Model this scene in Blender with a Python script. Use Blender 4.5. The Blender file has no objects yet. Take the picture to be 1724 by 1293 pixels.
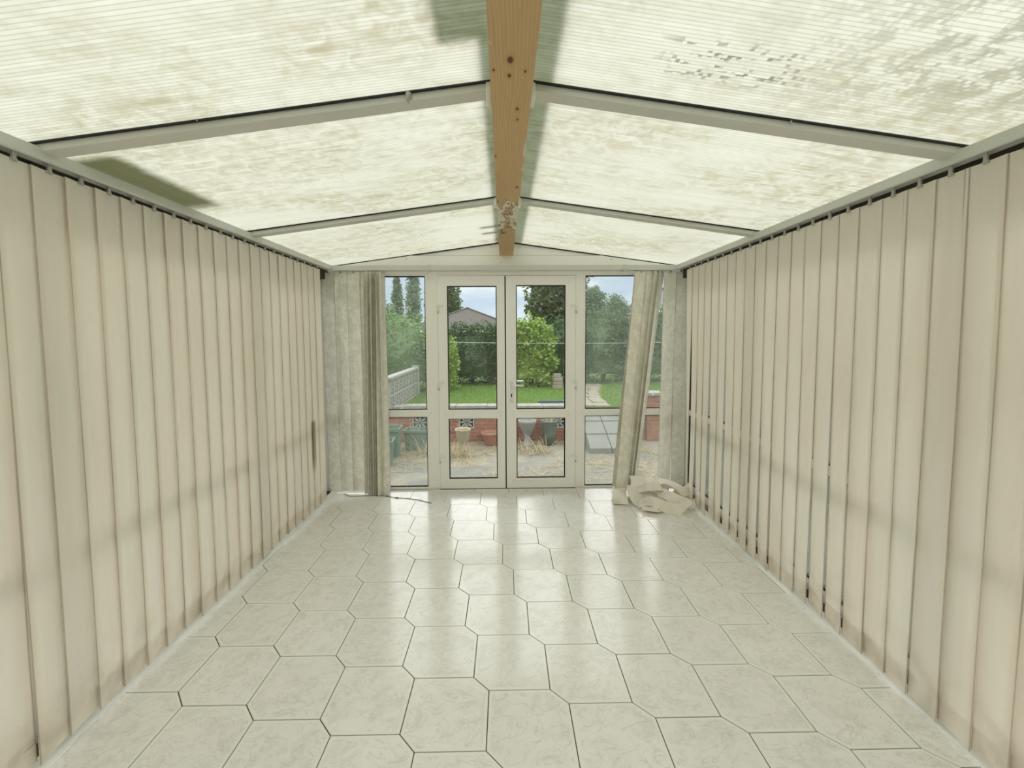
import bpy, bmesh, math, random
from mathutils import Vector, Matrix
PI = math.pi
R = math.radians
sc = bpy.context.scene
COL = sc.collection
rnd = random.Random(7)

# ------------------------------------------------------------------ helpers
class MB:
    """collects faces, built as ONE mesh object"""
    def __init__(s):
        s.v = []; s.f = []; s.m = []; s.sm = []
    def add(s, vs, fs, m=0, smooth=False):
        b = len(s.v)
        s.v += [tuple(v) for v in vs]
        for f in fs:
            s.f.append([b + i for i in f]); s.m.append(m); s.sm.append(smooth)
        return s
    def box(s, x0, x1, y0, y1, z0, z1, m=0):
        vs = [(x0,y0,z0),(x1,y0,z0),(x1,y1,z0),(x0,y1,z0),(x0,y0,z1),(x1,y0,z1),(x1,y1,z1),(x0,y1,z1)]
        return s.add(vs, [(0,3,2,1),(4,5,6,7),(0,1,5,4),(1,2,6,5),(2,3,7,6),(3,0,4,7)], m)
    def prism(s, poly, axis, a0, a1, m=0):
        """poly: 2-D points, extruded along axis 'x','y' or 'z'"""
        def P(p, a):
            return {'x': (a, p[0], p[1]), 'y': (p[0], a, p[1]), 'z': (p[0], p[1], a)}[axis]
        n = len(poly)
        vs = [P(p, a0) for p in poly] + [P(p, a1) for p in poly]
        fs = [tuple(range(n))[::-1], tuple(range(n, 2*n))] + [(i, (i+1) % n, n+(i+1) % n, n+i) for i in range(n)]
        return s.add(vs, fs, m)
    def rings(s, loops, m=0, cap0=True, cap1=True, smooth=False):
        n = len(loops[0]); vs = [v for l in loops for v in l]; fs = []
        for k in range(len(loops)-1):
            for i in range(n):
                j = (i+1) % n
                fs.append((k*n+i, k*n+j, (k+1)*n+j, (k+1)*n+i))
        if cap0: fs.append(tuple(range(n))[::-1])
        if cap1: fs.append(tuple(range((len(loops)-1)*n, len(loops)*n)))
        return s.add(vs, fs, m, smooth)
    def tube(s, pts, r, n=8, m=0):
        pts = [Vector(p) for p in pts]; loops = []
        for i, p in enumerate(pts):
            d = (pts[min(i+1, len(pts)-1)] - pts[max(i-1, 0)]).normalized()
            a = d.orthogonal().normalized() if i == 0 else (a - d*a.dot(d)).normalized()
            b = d.cross(a); rr = r[i] if isinstance(r, (list, tuple)) else r
            loops.append([p + (a*math.cos(2*PI*k/n) + b*math.sin(2*PI*k/n))*rr for k in range(n)])
        return s.rings(loops, m, smooth=True)
    def lathe(s, prof, n=28, m=0, c=(0, 0, 0)):
        loops = [[(c[0]+r*math.cos(2*PI*k/n), c[1]+r*math.sin(2*PI*k/n), c[2]+z) for k in range(n)] for r, z in prof]
        return s.rings(loops, m, smooth=True)
    def build(s, name, mats, parent=None, fix=True, bevel=0):
        me = bpy.data.meshes.new(name)
        me.from_pydata(s.v, [], s.f)
        for mm in (mats if isinstance(mats, (list, tuple)) else [mats]): me.materials.append(mm)
        me.polygons.foreach_set('material_index', s.m)
        me.polygons.foreach_set('use_smooth', s.sm)
        if fix:
            bm = bmesh.new(); bm.from_mesh(me); bmesh.ops.recalc_face_normals(bm, faces=bm.faces); bm.to_mesh(me); bm.free()
        me.update()
        o = bpy.data.objects.new(name, me); COL.objects.link(o)
        if parent: o.parent = parent
        if bevel:
            b = o.modifiers.new('Bevel', 'BEVEL'); b.width = bevel; b.segments = 2; b.limit_method = 'ANGLE'; b.angle_limit = R(40)
        return o

def tag(o, label=None, cat=None, group=None, kind=None):
    if label: o['label'] = label
    if cat: o['category'] = cat
    if group: o['group'] = group
    if kind: o['kind'] = kind
    return o
def empty(name, loc=(0, 0, 0), rz=0):
    o = bpy.data.objects.new(name, None); COL.objects.link(o)
    o.location = loc; o.rotation_euler = (0, 0, rz); o.empty_display_size = .1
    return o
def struct(o): o['kind'] = 'structure'; return o

# ------------------------------------------------------------------ node helpers
class Mat:
    def __init__(s, name):
        s.mat = bpy.data.materials.new(name); s.mat.use_nodes = True
        s.nt = s.mat.node_tree; s.nt.nodes.clear()
        s.out = s.nt.nodes.new('ShaderNodeOutputMaterial')
    def n(s, t, props=None, **inp):
        nd = s.nt.nodes.new('ShaderNode' + t)
        for k, v in (props or {}).items(): setattr(nd, k, v)
        for k, v in inp.items():
            key = int(k[1:]) if k[0] == 'i' and k[1:].isdigit() else k.replace('_', ' ')
            s.set(nd.inputs[key], v)
        return nd
    def set(s, sock, v):
        if hasattr(v, 'is_linked') or isinstance(v, bpy.types.NodeSocket): s.nt.links.new(v, sock)
        elif isinstance(v, bpy.types.Node): s.nt.links.new(v.outputs[0], sock)
        elif isinstance(v, (tuple, list)) and len(v) == 3 and sock.type == 'RGBA': sock.default_value = (*v, 1)
        else: sock.default_value = v
    def math(s, op, a, b=0.0, c=None, clamp=False):
        nd = s.n('Math', {'operation': op, 'use_clamp': clamp}, i0=a, i1=b)
        if c is not None: s.set(nd.inputs[2], c)
        return nd.outputs[0]
    def mr(s, v, a, b, c=0.0, d=1.0, smooth=True):
        nd = s.n('MapRange', {'interpolation_type': 'SMOOTHSTEP' if smooth else 'LINEAR'}, i0=v, i1=a, i2=b, i3=c, i4=d)
        return nd.outputs[0]
    def mix(s, f, a, b, blend='MIX'):
        nd = s.n('MixRGB', {'blend_type': blend}, i0=f, i1=a, i2=b)
        return nd.outputs[0]
    def ramp(s, v, stops):
        nd = s.n('ValToRGB', i0=v); e = nd.color_ramp.elements
        while len(e) < len(stops): e.new(.5)
        for k, (p, c) in enumerate(stops):
            e[k].position = p; e[k].color = (*c, 1) if len(c) == 3 else c
        return nd.outputs[0]
    def pos(s): return s.n('NewGeometry').outputs['Position']
    def obj(s): return s.n('TexCoord').outputs['Object']
    def xyz(s, v):
        nd = s.n('SeparateXYZ', i0=v); return nd.outputs[0], nd.outputs[1], nd.outputs[2]
    def scale(s, v, x, y, z, loc=(0, 0, 0)):
        nd = s.n('Mapping', i0=v); nd.inputs['Scale'].default_value = (x, y, z); nd.inputs['Location'].default_value = loc
        return nd.outputs[0]
    def noise(s, v, scale, detail=4, rough=.55, dist=0):
        nd = s.n('TexNoise', Vector=v, Scale=scale, Detail=detail, Roughness=rough, Distortion=dist); return nd.outputs['Fac']
    def bump(s, h, strength=.3, dist=.002):
        return s.n('Bump', Strength=strength, Distance=dist, Height=h).outputs[0]
    def pbsdf(s, color, rough=.5, normal=None, spec=.5, metal=0, coat=0):
        nd = s.n('BsdfPrincipled', Base_Color=color, Roughness=rough, Metallic=metal)
        nd.inputs['Specular IOR Level'].default_value = spec
        if coat: nd.inputs['Coat Weight'].default_value = coat
        if normal is not None: s.set(nd.inputs['Normal'], normal)
        return nd.outputs[0]
    def done(s, shader): s.nt.links.new(shader, s.out.inputs[0]); return s.mat

def simple(name, col, rough=.5, var=.06, vs=8, spec=.5, bump=0, metal=0):
    m = Mat(name); p = m.obj(); f = m.noise(p, vs, 5)
    c = m.mix(f, tuple(x*(1-var) for x in col), tuple(min(1, x*(1+var)) for x in col))
    nrm = m.bump(m.noise(p, vs*8, 3), bump) if bump else None
    return m.done(m.pbsdf(c, rough, nrm, spec, metal))

# ------------------------------------------------------------------ materials
MT = {}
MT['upvc'] = simple('white_upvc', (.945, .94, .92), .35, .03, 3)
MT['upvc_old'] = simple('aged_white_upvc', (.84, .84, .79), .45, .05, 4)
MT['rail'] = simple('pale_aluminium_rail', (.66, .675, .635), .4, .04, 5)
MT['bar'] = simple('dull_glazing_bar', (.68, .685, .63), .4, .05, 5)
MT['gasket'] = simple('black_rubber', (.012, .012, .013), .6, .1)
MT['dark'] = simple('dark_gap', (.02, .019, .018), .8, .1)
MT['handle'] = simple('white_handle', (.86, .86, .84), .25, .02)
MT['steel'] = simple('grey_steel', (.35, .35, .34), .4, .05, 8, metal=.6)
MT['clip'] = simple('clear_clip_plastic', (.42, .43, .38), .35, .05)
MT['chain'] = simple('tarnished_chain', (.12, .11, .09), .5, .1)
MT['render_wall'] = simple('cream_render', (.86, .84, .79), .8, .04, 5, bump=.2)
MT['sealant'] = simple('white_sealant', (.90, .91, .89), .5, .06, 30, bump=.4)
def capmat():
    m = Mat('weathered_plastic_capping'); p = m.pos(); f = m.noise(p, 7, 4)
    c = m.mix(f, (.66, .71, .62), (.80, .83, .75))
    return m.done(m.n('MixShader', i0=.72, i1=m.n('BsdfDiffuse', Color=c).outputs[0], i2=m.n('BsdfTranslucent', Color=c).outputs[0]).outputs[0])
MT['capping'] = capmat()
MT['eaves_timber'] = simple('dark_eaves_timber', (.055, .055, .038), .8, .2, 8)
MT['soil'] = simple('dry_soil', (.12, .09, .065), .95, .3, 14, bump=.6)

def glass(name, haze, tint=(.97, .985, .97), hazecol=(.55, .62, .54)):
    m = Mat(name); p = m.pos()
    t = m.n('BsdfTransparent', Color=tint).outputs[0]
    g = m.n('BsdfGlossy', Color=(1, 1, 1), Roughness=.01).outputs[0]
    fr = m.n('Fresnel', IOR=1.45).outputs[0]
    s = m.n('MixShader', i0=fr, i1=t, i2=g).outputs[0]
    if haze:
        f = m.mr(m.noise(p, 2.2, 4), .25, .8, haze*.6, haze*1.3)
        d = m.n('BsdfDiffuse', Color=hazecol).outputs[0]; tr = m.n('BsdfTranslucent', Color=hazecol).outputs[0]
        h = m.n('MixShader', i0=.6, i1=d, i2=tr).outputs[0]
        s = m.n('MixShader', i0=f, i1=s, i2=h).outputs[0]
    return m.done(s)
MT['glass'] = glass('door_glass', .005)
MT['glass_hazy'] = glass('dusty_window_glass', .10)

def fabric(name, base, trans, pattern=False, warm=None):
    m = Mat(name); p = m.pos(); x, y, z = m.xyz(p)
    weave = m.noise(m.scale(p, 260, 260, 420), 1, 2)
    c = m.mix(m.mr(weave, .2, .8), tuple(v*.98 for v in base), tuple(min(.98, v*1.02) for v in base))
    if pattern:   # woven damask leaves
        w = m.n('TexNoise', Vector=p, Scale=9., Detail=2.).outputs['Color']
        pv = m.n('VectorMath', {'operation': 'ADD'}, i0=m.scale(p, 14, 14, 17), i1=m.mix(1., w, (2.2, 2.2, 2.2), 'MULTIPLY')).outputs[0]
        v1 = m.n('TexVoronoi', {'feature': 'SMOOTH_F1'}, Vector=pv, Scale=1.1).outputs['Distance']
        lv = m.n('TexWave', {'bands_direction': 'DIAGONAL'}, Vector=pv, Scale=.9, Distortion=7., Detail=2.).outputs['Fac']
        pat = m.math('MULTIPLY', m.mr(v1, .25, .75), m.mr(lv, .25, .75))
        pat = m.math('ADD', m.math('MULTIPLY', pat, .7), m.mr(m.noise(m.scale(p, 1, 1, .8), 15, 4, .6, 1.2), .47, .56, 0, .6), clamp=True)
        c = m.mix(pat, tuple(v*.88 for v in base), tuple(min(.97, v*1.03) for v in base))
    else:         # faint pinkish ageing, mildew specks and grubby hems
        c = m.mix(m.mr(m.noise(m.scale(p, 7, 13, .8), 1, 3), .35, .65, 0, .45), c, (.95, .885, .81))
        sp = m.n('TexVoronoi', Vector=m.scale(p, 60, 60, 60)).outputs['Distance']
        sp = m.math('MULTIPLY', m.mr(sp, .05, .16, 1, 0), m.mr(m.noise(p, 6, 3), .56, .68))
        low = m.mr(z, .05, .75, 1, 0)
        c = m.mix(m.math('MULTIPLY', m.math('MULTIPLY', sp, low), .75), c, (.20, .17, .12))
        st = m.math('MULTIPLY', m.mr(m.noise(m.scale(p, 5, 5, 1.2), 1, 4), .5, .75), .07)
        c = m.mix(st, c, (.58, .47, .33))
        bst = m.math('MULTIPLY', m.math('MULTIPLY', m.mr(x, -1.4, -1.5), m.math('MULTIPLY', m.mr(y, 3.515, 3.525), m.mr(y, 3.60, 3.585))), m.math('MULTIPLY', m.mr(z, .30, .50), m.mr(z, .80, .775)))
        c = m.mix(m.math('MULTIPLY', bst, .7), c, (.50, .42, .27))
        hem = m.math('MULTIPLY', m.mr(m.noise(p, 9, 4), .4, .75), m.mr(z, .03, .35, .4, 0))
        c = m.mix(hem, c, (.62, .55, .43))
    ed = m.n('Attribute', {'attribute_name': 'edge'}).outputs['Fac']      # grubby edges, darkened also to paint the shadow lines between slats
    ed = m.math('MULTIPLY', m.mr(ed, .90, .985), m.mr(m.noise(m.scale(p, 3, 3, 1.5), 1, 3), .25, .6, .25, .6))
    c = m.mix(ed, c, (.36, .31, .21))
    d = m.n('BsdfDiffuse', Color=c).outputs[0]; t = m.n('BsdfTranslucent', Color=c).outputs[0]
    return m.done(m.n('MixShader', i0=trans, i1=d, i2=t).outputs[0])
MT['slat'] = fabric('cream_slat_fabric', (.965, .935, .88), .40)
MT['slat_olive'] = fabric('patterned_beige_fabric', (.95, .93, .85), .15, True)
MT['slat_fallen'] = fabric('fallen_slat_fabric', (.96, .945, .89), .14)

def floor_tile():
    m = Mat('marbled_tile'); p = m.pos()
    rim = m.n('Attribute', {'attribute_name': 'rim'}).outputs['Fac']
    tid = m.n('Attribute', {'attribute_name': 'tid'}).outputs['Fac']
    off = m.n('CombineXYZ', i0=m.math('MULTIPLY', tid, 37.), i1=m.math('MULTIPLY', tid, 91.), i2=m.math('MULTIPLY', tid, 13.)).outputs[0]
    q = m.n('VectorMath', {'operation': 'ADD'}, i0=p, i1=off).outputs[0]
    f1 = m.noise(q, 11, 6, .62, .8)
    f2 = m.noise(q, 27, 4, .6, 1.2)
    patch = m.mr(m.math('ADD', m.math('MULTIPLY', f1, .65), m.math('MULTIPLY', f2, .35)), .44, .66)
    vein = m.math('ABSOLUTE', m.math('SUBTRACT', m.noise(m.scale(q, 1, 1.6, 1), 6.5, 5, .6, 1.6), .5))
    vein = m.mr(vein, 0., .022, .55, 0)
    base = m.mix(tid, (.845, .84, .825), (.875, .87, .86))
    c = m.mix(m.math('MULTIPLY', patch, .62), base, (.70, .695, .66))
    c = m.mix(m.math('MULTIPLY', vein, .55), c, (.43, .42, .36))
    c = m.mix(m.mr(rim, .15, .9, 0, .8), c, (.87, .87, .83))
    fine = m.noise(p, 160, 2)
    rough = m.mr(f1, .3, .7, .12, .22)
    return m.done(m.pbsdf(c, rough, m.bump(m.math('ADD', m.math('MULTIPLY', f1, .6), m.math('MULTIPLY', fine, .1)), .06, .004), .42))
MT['tile'] = floor_tile()
def grout():
    m = Mat('dark_grout'); p = m.pos(); x, y, z = m.xyz(p)
    pale = m.math('MULTIPLY', m.mr(m.noise(p, 1.3, 2), .42, .62), m.mr(y, 2.2, 3.8, .25, 1.))
    c = m.mix(pale, (.06, .052, .045), (.36, .35, .31))
    return m.done(m.pbsdf(c, .9))
MT['grout'] = grout()

def polycarb():
    m = Mat('ribbed_polycarbonate'); p = m.pos(); x, y, z = m.xyz(p)
    PIT = .0148
    v = m.math('DIVIDE', y, PIT); fl = m.math('FLOOR', v); fr = m.math('FRACT', v)
    line = m.mr(m.math('ABSOLUTE', m.math('SUBTRACT', fr, .5)), .30, .48)          # web of each flute
    perflute = m.n('TexWhiteNoise', {'noise_dimensions': '1D'}, W=fl).outputs['Value']
    q = m.n('CombineXYZ', i0=m.math('MULTIPLY', x, .55), i1=y, i2=0.).outputs[0]
    big = m.noise(q, 1.6, 5, .6, .3)
    med = m.noise(m.scale(q, 9, 26, 1), 1, 5, .65, .4)
    blot = m.noise(m.n('CombineXYZ', i0=x, i1=y, i2=0.).outputs[0], 14, 4, .6, 1.0)
    # per-flute dirt drifting inside the channels
    fq = m.n('CombineXYZ', i0=m.math('MULTIPLY', x, 5.), i1=m.math('MULTIPLY', fl, 3.7), i2=0.).outputs[0]
    fd = m.noise(fq, 1, 3)
    grime = m.math('MULTIPLY', m.mr(big, .35, .62), m.mr(m.math('ADD', m.math('MULTIPLY', fd, .45), m.math('MULTIPLY', blot, .55)), .36, .66))
    cellx = m.math('FLOOR', m.math('ADD', m.math('MULTIPLY', x, 75.), m.math('MULTIPLY', perflute, 5.)))
    cell = m.n('TexWhiteNoise', {'noise_dimensions': '2D'}, Vector=m.n('CombineXYZ', i0=cellx, i1=fl, i2=0.).outputs[0]).outputs['Value']
    blk = m.math('ADD', m.math('MULTIPLY', m.noise(m.n('CombineXYZ', i0=x, i1=y, i2=.7).outputs[0], 11, 5, .65, .6), .86), m.math('MULTIPLY', cell, .14))
    side = m.mr(x, .5, 1.3, 0, 1.)                                                  # right hand sheets are mossier near the eave
    near = m.mr(y, 1.55, 1.2, 0, 1.)
    moss = m.math('MULTIPLY', m.math('MULTIPLY', m.math('MULTIPLY', side, near), m.mr(blk, .44, .60)), .75)
    c = m.mix(m.math('MULTIPLY', perflute, .55), (.615, .625, .575), (.54, .55, .48))
    c = m.mix(m.math('MULTIPLY', line, .5), c, (.30, .32, .26))
    c = m.mix(m.math('MULTIPLY', grime, .92), c, (.355, .34, .235))
    c = m.mix(moss, c, (.29, .29, .22))
    # black specks of lichen
    sp = m.n('TexVoronoi', Vector=m.scale(p, 34, 55, 34)).outputs['Distance']
    sp = m.math('MULTIPLY', m.mr(sp, .10, .22, 1, 0), m.mr(m.noise(p, 3.2, 3), .60, .70))
    c = m.mix(m.math('MULTIPLY', sp, .7), c, (.09, .09, .075))
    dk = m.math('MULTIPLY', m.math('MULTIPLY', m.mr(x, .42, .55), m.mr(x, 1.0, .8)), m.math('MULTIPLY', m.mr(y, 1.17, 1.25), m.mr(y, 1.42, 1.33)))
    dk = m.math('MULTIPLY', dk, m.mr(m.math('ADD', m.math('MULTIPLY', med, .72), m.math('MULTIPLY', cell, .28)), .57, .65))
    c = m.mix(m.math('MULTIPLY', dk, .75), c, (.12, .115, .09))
    # olive algae along the left eave of the second bay
    wob = m.math('MULTIPLY', m.math('SUBTRACT', blot, .5), .05)
    al = m.math('MULTIPLY', m.math('MULTIPLY', m.mr(m.math('ADD', x, wob), -1.66, -1.625), m.mr(m.math('ADD', x, wob), -1.44, -1.515)),
                m.math('MULTIPLY', m.mr(y, 1.63, 1.70), m.mr(y, 2.36, 2.20)))
    c = m.mix(m.math('MULTIPLY', al, .95), c, (.07, .075, .03))
    c = m.mix(1., c, (.49, .485, .46), 'MULTIPLY')
    t = m.n('BsdfTranslucent', Color=c).outputs[0]
    d = m.n('BsdfDiffuse', Color=c).outputs[0]
    s = m.n('MixShader', i0=.14, i1=t, i2=d).outputs[0]
    g = m.n('BsdfGlossy', Color=(1, 1, 1), Roughness=.16).outputs[0]
    f = m.n('Fresnel', IOR=1.35).outputs[0]
    s = m.n('MixShader', i0=m.math('MULTIPLY', f, .55), i1=s, i2=g).outputs[0]
    return m.done(s)
MT['poly'] = polycarb()
m = Mat('clear_top_skin'); MT['skin'] = m.done(m.n('BsdfTransparent', Color=(.95, .96, .93)).outputs[0])

def wood():
    m = Mat('bare_pine'); p = m.pos(); x, y, z = m.xyz(p)
    q = m.scale(p, 1, .10, 1)
    warp = m.noise(m.scale(p, 7, .55, 7), 1, 2)
    cath = m.math('MULTIPLY', m.math('ABSOLUTE', m.math('SUBTRACT', x, m.math('ADD', .028, m.math('MULTIPLY', m.math('SUBTRACT', m.noise(m.scale(p, 1, 1.7, 1), 1, 2), .5), .07)))), 1.)
    r = m.math('ADD', m.math('MULTIPLY', cath, 92.), m.math('MULTIPLY', warp, 1.5))
    ring = m.math('FRACT', r)
    ringl = m.math('MULTIPLY', m.mr(ring, .55, .97), m.mr(ring, 1.0, .97))
    fine = m.noise(m.scale(p, 240, 5, 240), 1, 4)
    c = m.mix(m.noise(m.scale(p, 7, 1.6, 7), 1, 4), (.57, .385, .20), (.66, .47, .265))
    c = m.mix(m.math('MULTIPLY', ringl, .40), c, (.48, .29, .13))
    c = m.mix(m.math('MULTIPLY', m.mr(fine, .45, .75), .28), c, (.40, .235, .10))
    for kx, ky, kr in ((.023, 1.205, .011), (.021, 1.275, .007), (-.024, 1.25, .0045), (.067, 1.255, .0045), (.050, 1.455, .007), (.053, 1.525, .005), (-.030, 1.83, .006), (.072, 2.2, .009), (.02, 2.75, .01)):
        dx = m.math('SUBTRACT', x, kx); dy = m.math('MULTIPLY', m.math('SUBTRACT', y, ky), .55)
        d = m.math('SQRT', m.math('ADD', m.math('MULTIPLY', dx, dx), m.math('MULTIPLY', dy, dy)))
        c = m.mix(m.math('MULTIPLY', m.mr(d, kr*.5, kr*2.6, 1, 0), .35), c, (.42, .21, .07))
        c = m.mix(m.mr(d, kr*.45, kr, .92, 0), c, (.10, .045, .02))
    # old white paint still clinging to the garden end, brown where it lifts
    n1 = m.noise(m.scale(p, 26, 7.5, 26), 1, 4, .6, .8)
    zone = m.math('MULTIPLY', m.mr(y, 2.22, 2.5), m.mr(y, 3.35, 3.0))
    edge = m.math('ADD', n1, m.math('MULTIPLY', m.mr(m.math('ABSOLUTE', m.math('SUBTRACT', x, .03)), .045, .066), .10))
    v = m.math('SUBTRACT', edge, m.math('SUBTRACT', .92, m.math('MULTIPLY', zone, .43)))
    v2 = m.math('SUBTRACT', edge, m.math('SUBTRACT', .80, m.math('MULTIPLY', m.math('MULTIPLY', m.mr(y, 1.45, 1.6), m.mr(x, .02, .08)), .14)))
    c = m.mix(m.math('MULTIPLY', m.mr(m.math('ABSOLUTE', m.math('ADD', v, .012)), 0., .034, 1, 0), m.mr(zone, .3, .8)), c, (.11, .055, .02))
    c = m.mix(m.mr(v, 0., .012), c, (.74, .71, .60))
    c = m.mix(m.mr(v2, 0., .012, 0, .8), c, (.72, .69, .58))
    blk = m.math('MULTIPLY', m.mr(m.noise(m.scale(p, 30, 10, 30), 1, 4), .50, .62), m.math('MULTIPLY', m.math('MULTIPLY', m.mr(y, 2.8, 2.95), m.mr(y, 3.35, 3.15)), m.mr(x, .06, .0)))
    c = m.mix(m.math('MULTIPLY', blk, .85), c, (.07, .055, .035))
    return m.done(m.pbsdf(c, .62, m.bump(m.math('ADD', fine, ringl), .15, .001), .3))
MT['wood'] = wood()

def leafmat(name, a, b, ns=2.5):
    m = Mat(name); p = m.pos()
    r = m.n('NewGeometry').outputs['Random Per Island']
    f = m.math('ADD', m.math('MULTIPLY', r, .6), m.math('MULTIPLY', m.noise(p, ns, 3), .4))
    c = m.mix(f, a, b)
    d = m.n('BsdfDiffuse', Color=c).outputs[0]; t = m.n('BsdfTranslucent', Color=c).outputs[0]
    s = m.n('MixShader', i0=.4, i1=d, i2=t).outputs[0]
    g = m.n('BsdfGlossy', Color=(1, 1, 1), Roughness=.4).outputs[0]
    return m.done(m.n('MixShader', i0=.035, i1=s, i2=g).outputs[0])
MT['leaf_dark'] = leafmat('hedge_leaves', (0.014, 0.041, 0.010), (0.041, 0.099, 0.019))
MT['leaf_light'] = leafmat('bright_leaves', (0.077, 0.156, 0.019), (0.232, 0.328, 0.043))
MT['leaf_hedge'] = leafmat('clipped_hedge_leaves', (0.021, 0.060, 0.018), (0.072, 0.138, 0.033))
MT['leaf_mid'] = leafmat('mid_leaves', (0.053, 0.120, 0.034), (0.150, 0.247, 0.075))
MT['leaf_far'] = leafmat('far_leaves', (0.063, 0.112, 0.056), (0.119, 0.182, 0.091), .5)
MT['leaf_tree'] = leafmat('tree_leaves', (0.033, 0.060, 0.015), (0.096, 0.138, 0.036), 1.5)
MT['bark'] = simple('bark', (.11, .085, .06), .9, .3, 10, bump=.8)
MT['lawn'] = leafmat('lawn_grass', (.055, .125, .014), (.145, .24, .032), 1.2)
MT['straw'] = leafmat('dry_straw', (0.289, 0.228, 0.122), (0.503, 0.427, 0.274), 2)

def turf():
    m = Mat('turf_ground'); p = m.pos()
    c = m.mix(m.noise(p, 6, 5), (0.039, 0.088, 0.011), (0.088, 0.154, 0.025))
    return m.done(m.pbsdf(c, .95, m.bump(m.noise(p, 60, 3), .6, .02), .1))
MT['turf'] = turf()
def paving():
    m = Mat('worn_paving'); p = m.pos()
    ed = m.n('TexVoronoi', {'feature': 'DISTANCE_TO_EDGE'}, Vector=m.scale(p, 1.5, 2.0, 1), Scale=1.).outputs['Distance']
    cell = m.n('TexVoronoi', Vector=m.scale(p, 1.5, 2.0, 1), Scale=1.).outputs['Color']
    cr, cg, cb = m.xyz(cell)
    c = m.mix(cr, (0.108, 0.110, 0.099), (0.151, 0.147, 0.125))
    c = m.mix(m.mr(m.noise(p, 3, 5), .45, .65, 0, .6), c, (0.216, 0.186, 0.132))
    c = m.mix(m.mr(ed, 0., .03, .7, 0), c, (.13, .125, .09))
    return m.done(m.pbsdf(c, .85, m.bump(m.noise(p, 25, 5), .5, .01), .25))
MT['paving'] = paving()
def brick():
    m = Mat('red_brick'); p = m.pos(); x, y, z = m.xyz(p)
    q = m.n('CombineXYZ', i0=m.math('ADD', x, y), i1=z, i2=0.).outputs[0]
    b = m.n('TexBrick', {'offset': .5}, Vector=q, Color1=(0.149, 0.050, 0.031), Color2=(0.198, 0.079, 0.048), Mortar=(0.169, 0.142, 0.117), Scale=1., Mortar_Size=.006, Brick_Width=.225, Row_Height=.072)
    c = m.mix(m.mr(m.noise(p, 9, 4), .45, .75, 0, .5), b.outputs['Color'], (0.279, 0.149, 0.099))
    return m.done(m.pbsdf(c, .9, m.bump(m.math('SUBTRACT', 1., b.outputs['Fac']), .4, .006), .2))
MT['brick'] = brick()
def coping():
    m = Mat('lichened_coping'); p = m.pos()
    c = m.mix(m.noise(p, 7, 5), (0.120, 0.120, 0.102), (0.252, 0.246, 0.216))
    c = m.mix(m.mr(m.noise(p, 24, 4), .60, .70, 0, .85), c, (0.525, 0.518, 0.476))
    return m.done(m.pbsdf(c, .9, m.bump(m.noise(p, 40, 4), .5, .006), .2))
MT['coping'] = coping()
MT['concrete'] = simple('weathered_concrete', (0.186, 0.190, 0.171), .9, .18, 7, bump=.4)
MT['block_white'] = simple('white_screen_block', (0.194, 0.198, 0.177), .85, .12, 9, bump=.3)
MT['plastic_green'] = simple('faded_green_plastic', (0.069, 0.116, 0.083), .55, .12, 5)
MT['plastic_teal'] = simple('teal_trough_plastic', (0.056, 0.092, 0.083), .5, .1, 5)
MT['terracotta'] = simple('terracotta', (0.220, 0.094, 0.058), .8, .15, 9, bump=.2)
MT['stone_pot'] = simple('sandstone_pot', (0.225, 0.198, 0.135), .85, .12, 14, bump=.4)
MT['grey_pot'] = simple('grey_stone_bowl', (0.158, 0.168, 0.154), .75, .12, 9, bump=.2)
MT['dark_pot'] = simple('dark_green_pot', (0.063, 0.084, 0.063), .6, .15, 8)
MT['path'] = simple('pale_path_stone', (0.171, 0.153, 0.117), .9, .25, 6, bump=.6)
MT['slate'] = simple('grey_step_stone', (.125, .128, .115), .85, .2, 5, bump=.3)
MT['line'] = simple('washing_line_plastic', (0.300, 0.372, 0.312), .5, .03)
def rooftile(name, a, b):
    m = Mat(name); p = m.obj(); x, y, z = m.xyz(p)
    f = m.math('FRACT', m.math('MULTIPLY', z, 5.))
    c = m.mix(m.noise(p, 3, 5), a, b); c = m.mix(m.mr(f, 0, .18, .45, 0), c, tuple(v*.5 for v in a))
    return m.done(m.pbsdf(c, .9))
MT['rooftile'] = rooftile('grey_roof_tiles', (0.037, 0.034, 0.031), (0.065, 0.058, 0.052))
MT['slate_roof'] = rooftile('slate_roof_tiles', (0.085, 0.090, 0.100), (0.125, 0.130, 0.145))
MT['house_wall'] = simple('pale_house_wall', (0.303, 0.264, 0.220), .9, .08, 4)

# ------------------------------------------------------------------ room constants
XL, XR = -1.745, 1.785          # glazing planes of the two long sides
YB = 4.06                       # inner face of the garden end
YR = -1.0                       # house wall behind the camera
RX, RZ, SL = .03, 2.399, .137   # ridge position, underside height at the ridge, slope
def roofz(x): return RZ - SL*abs(x - RX)

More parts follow.
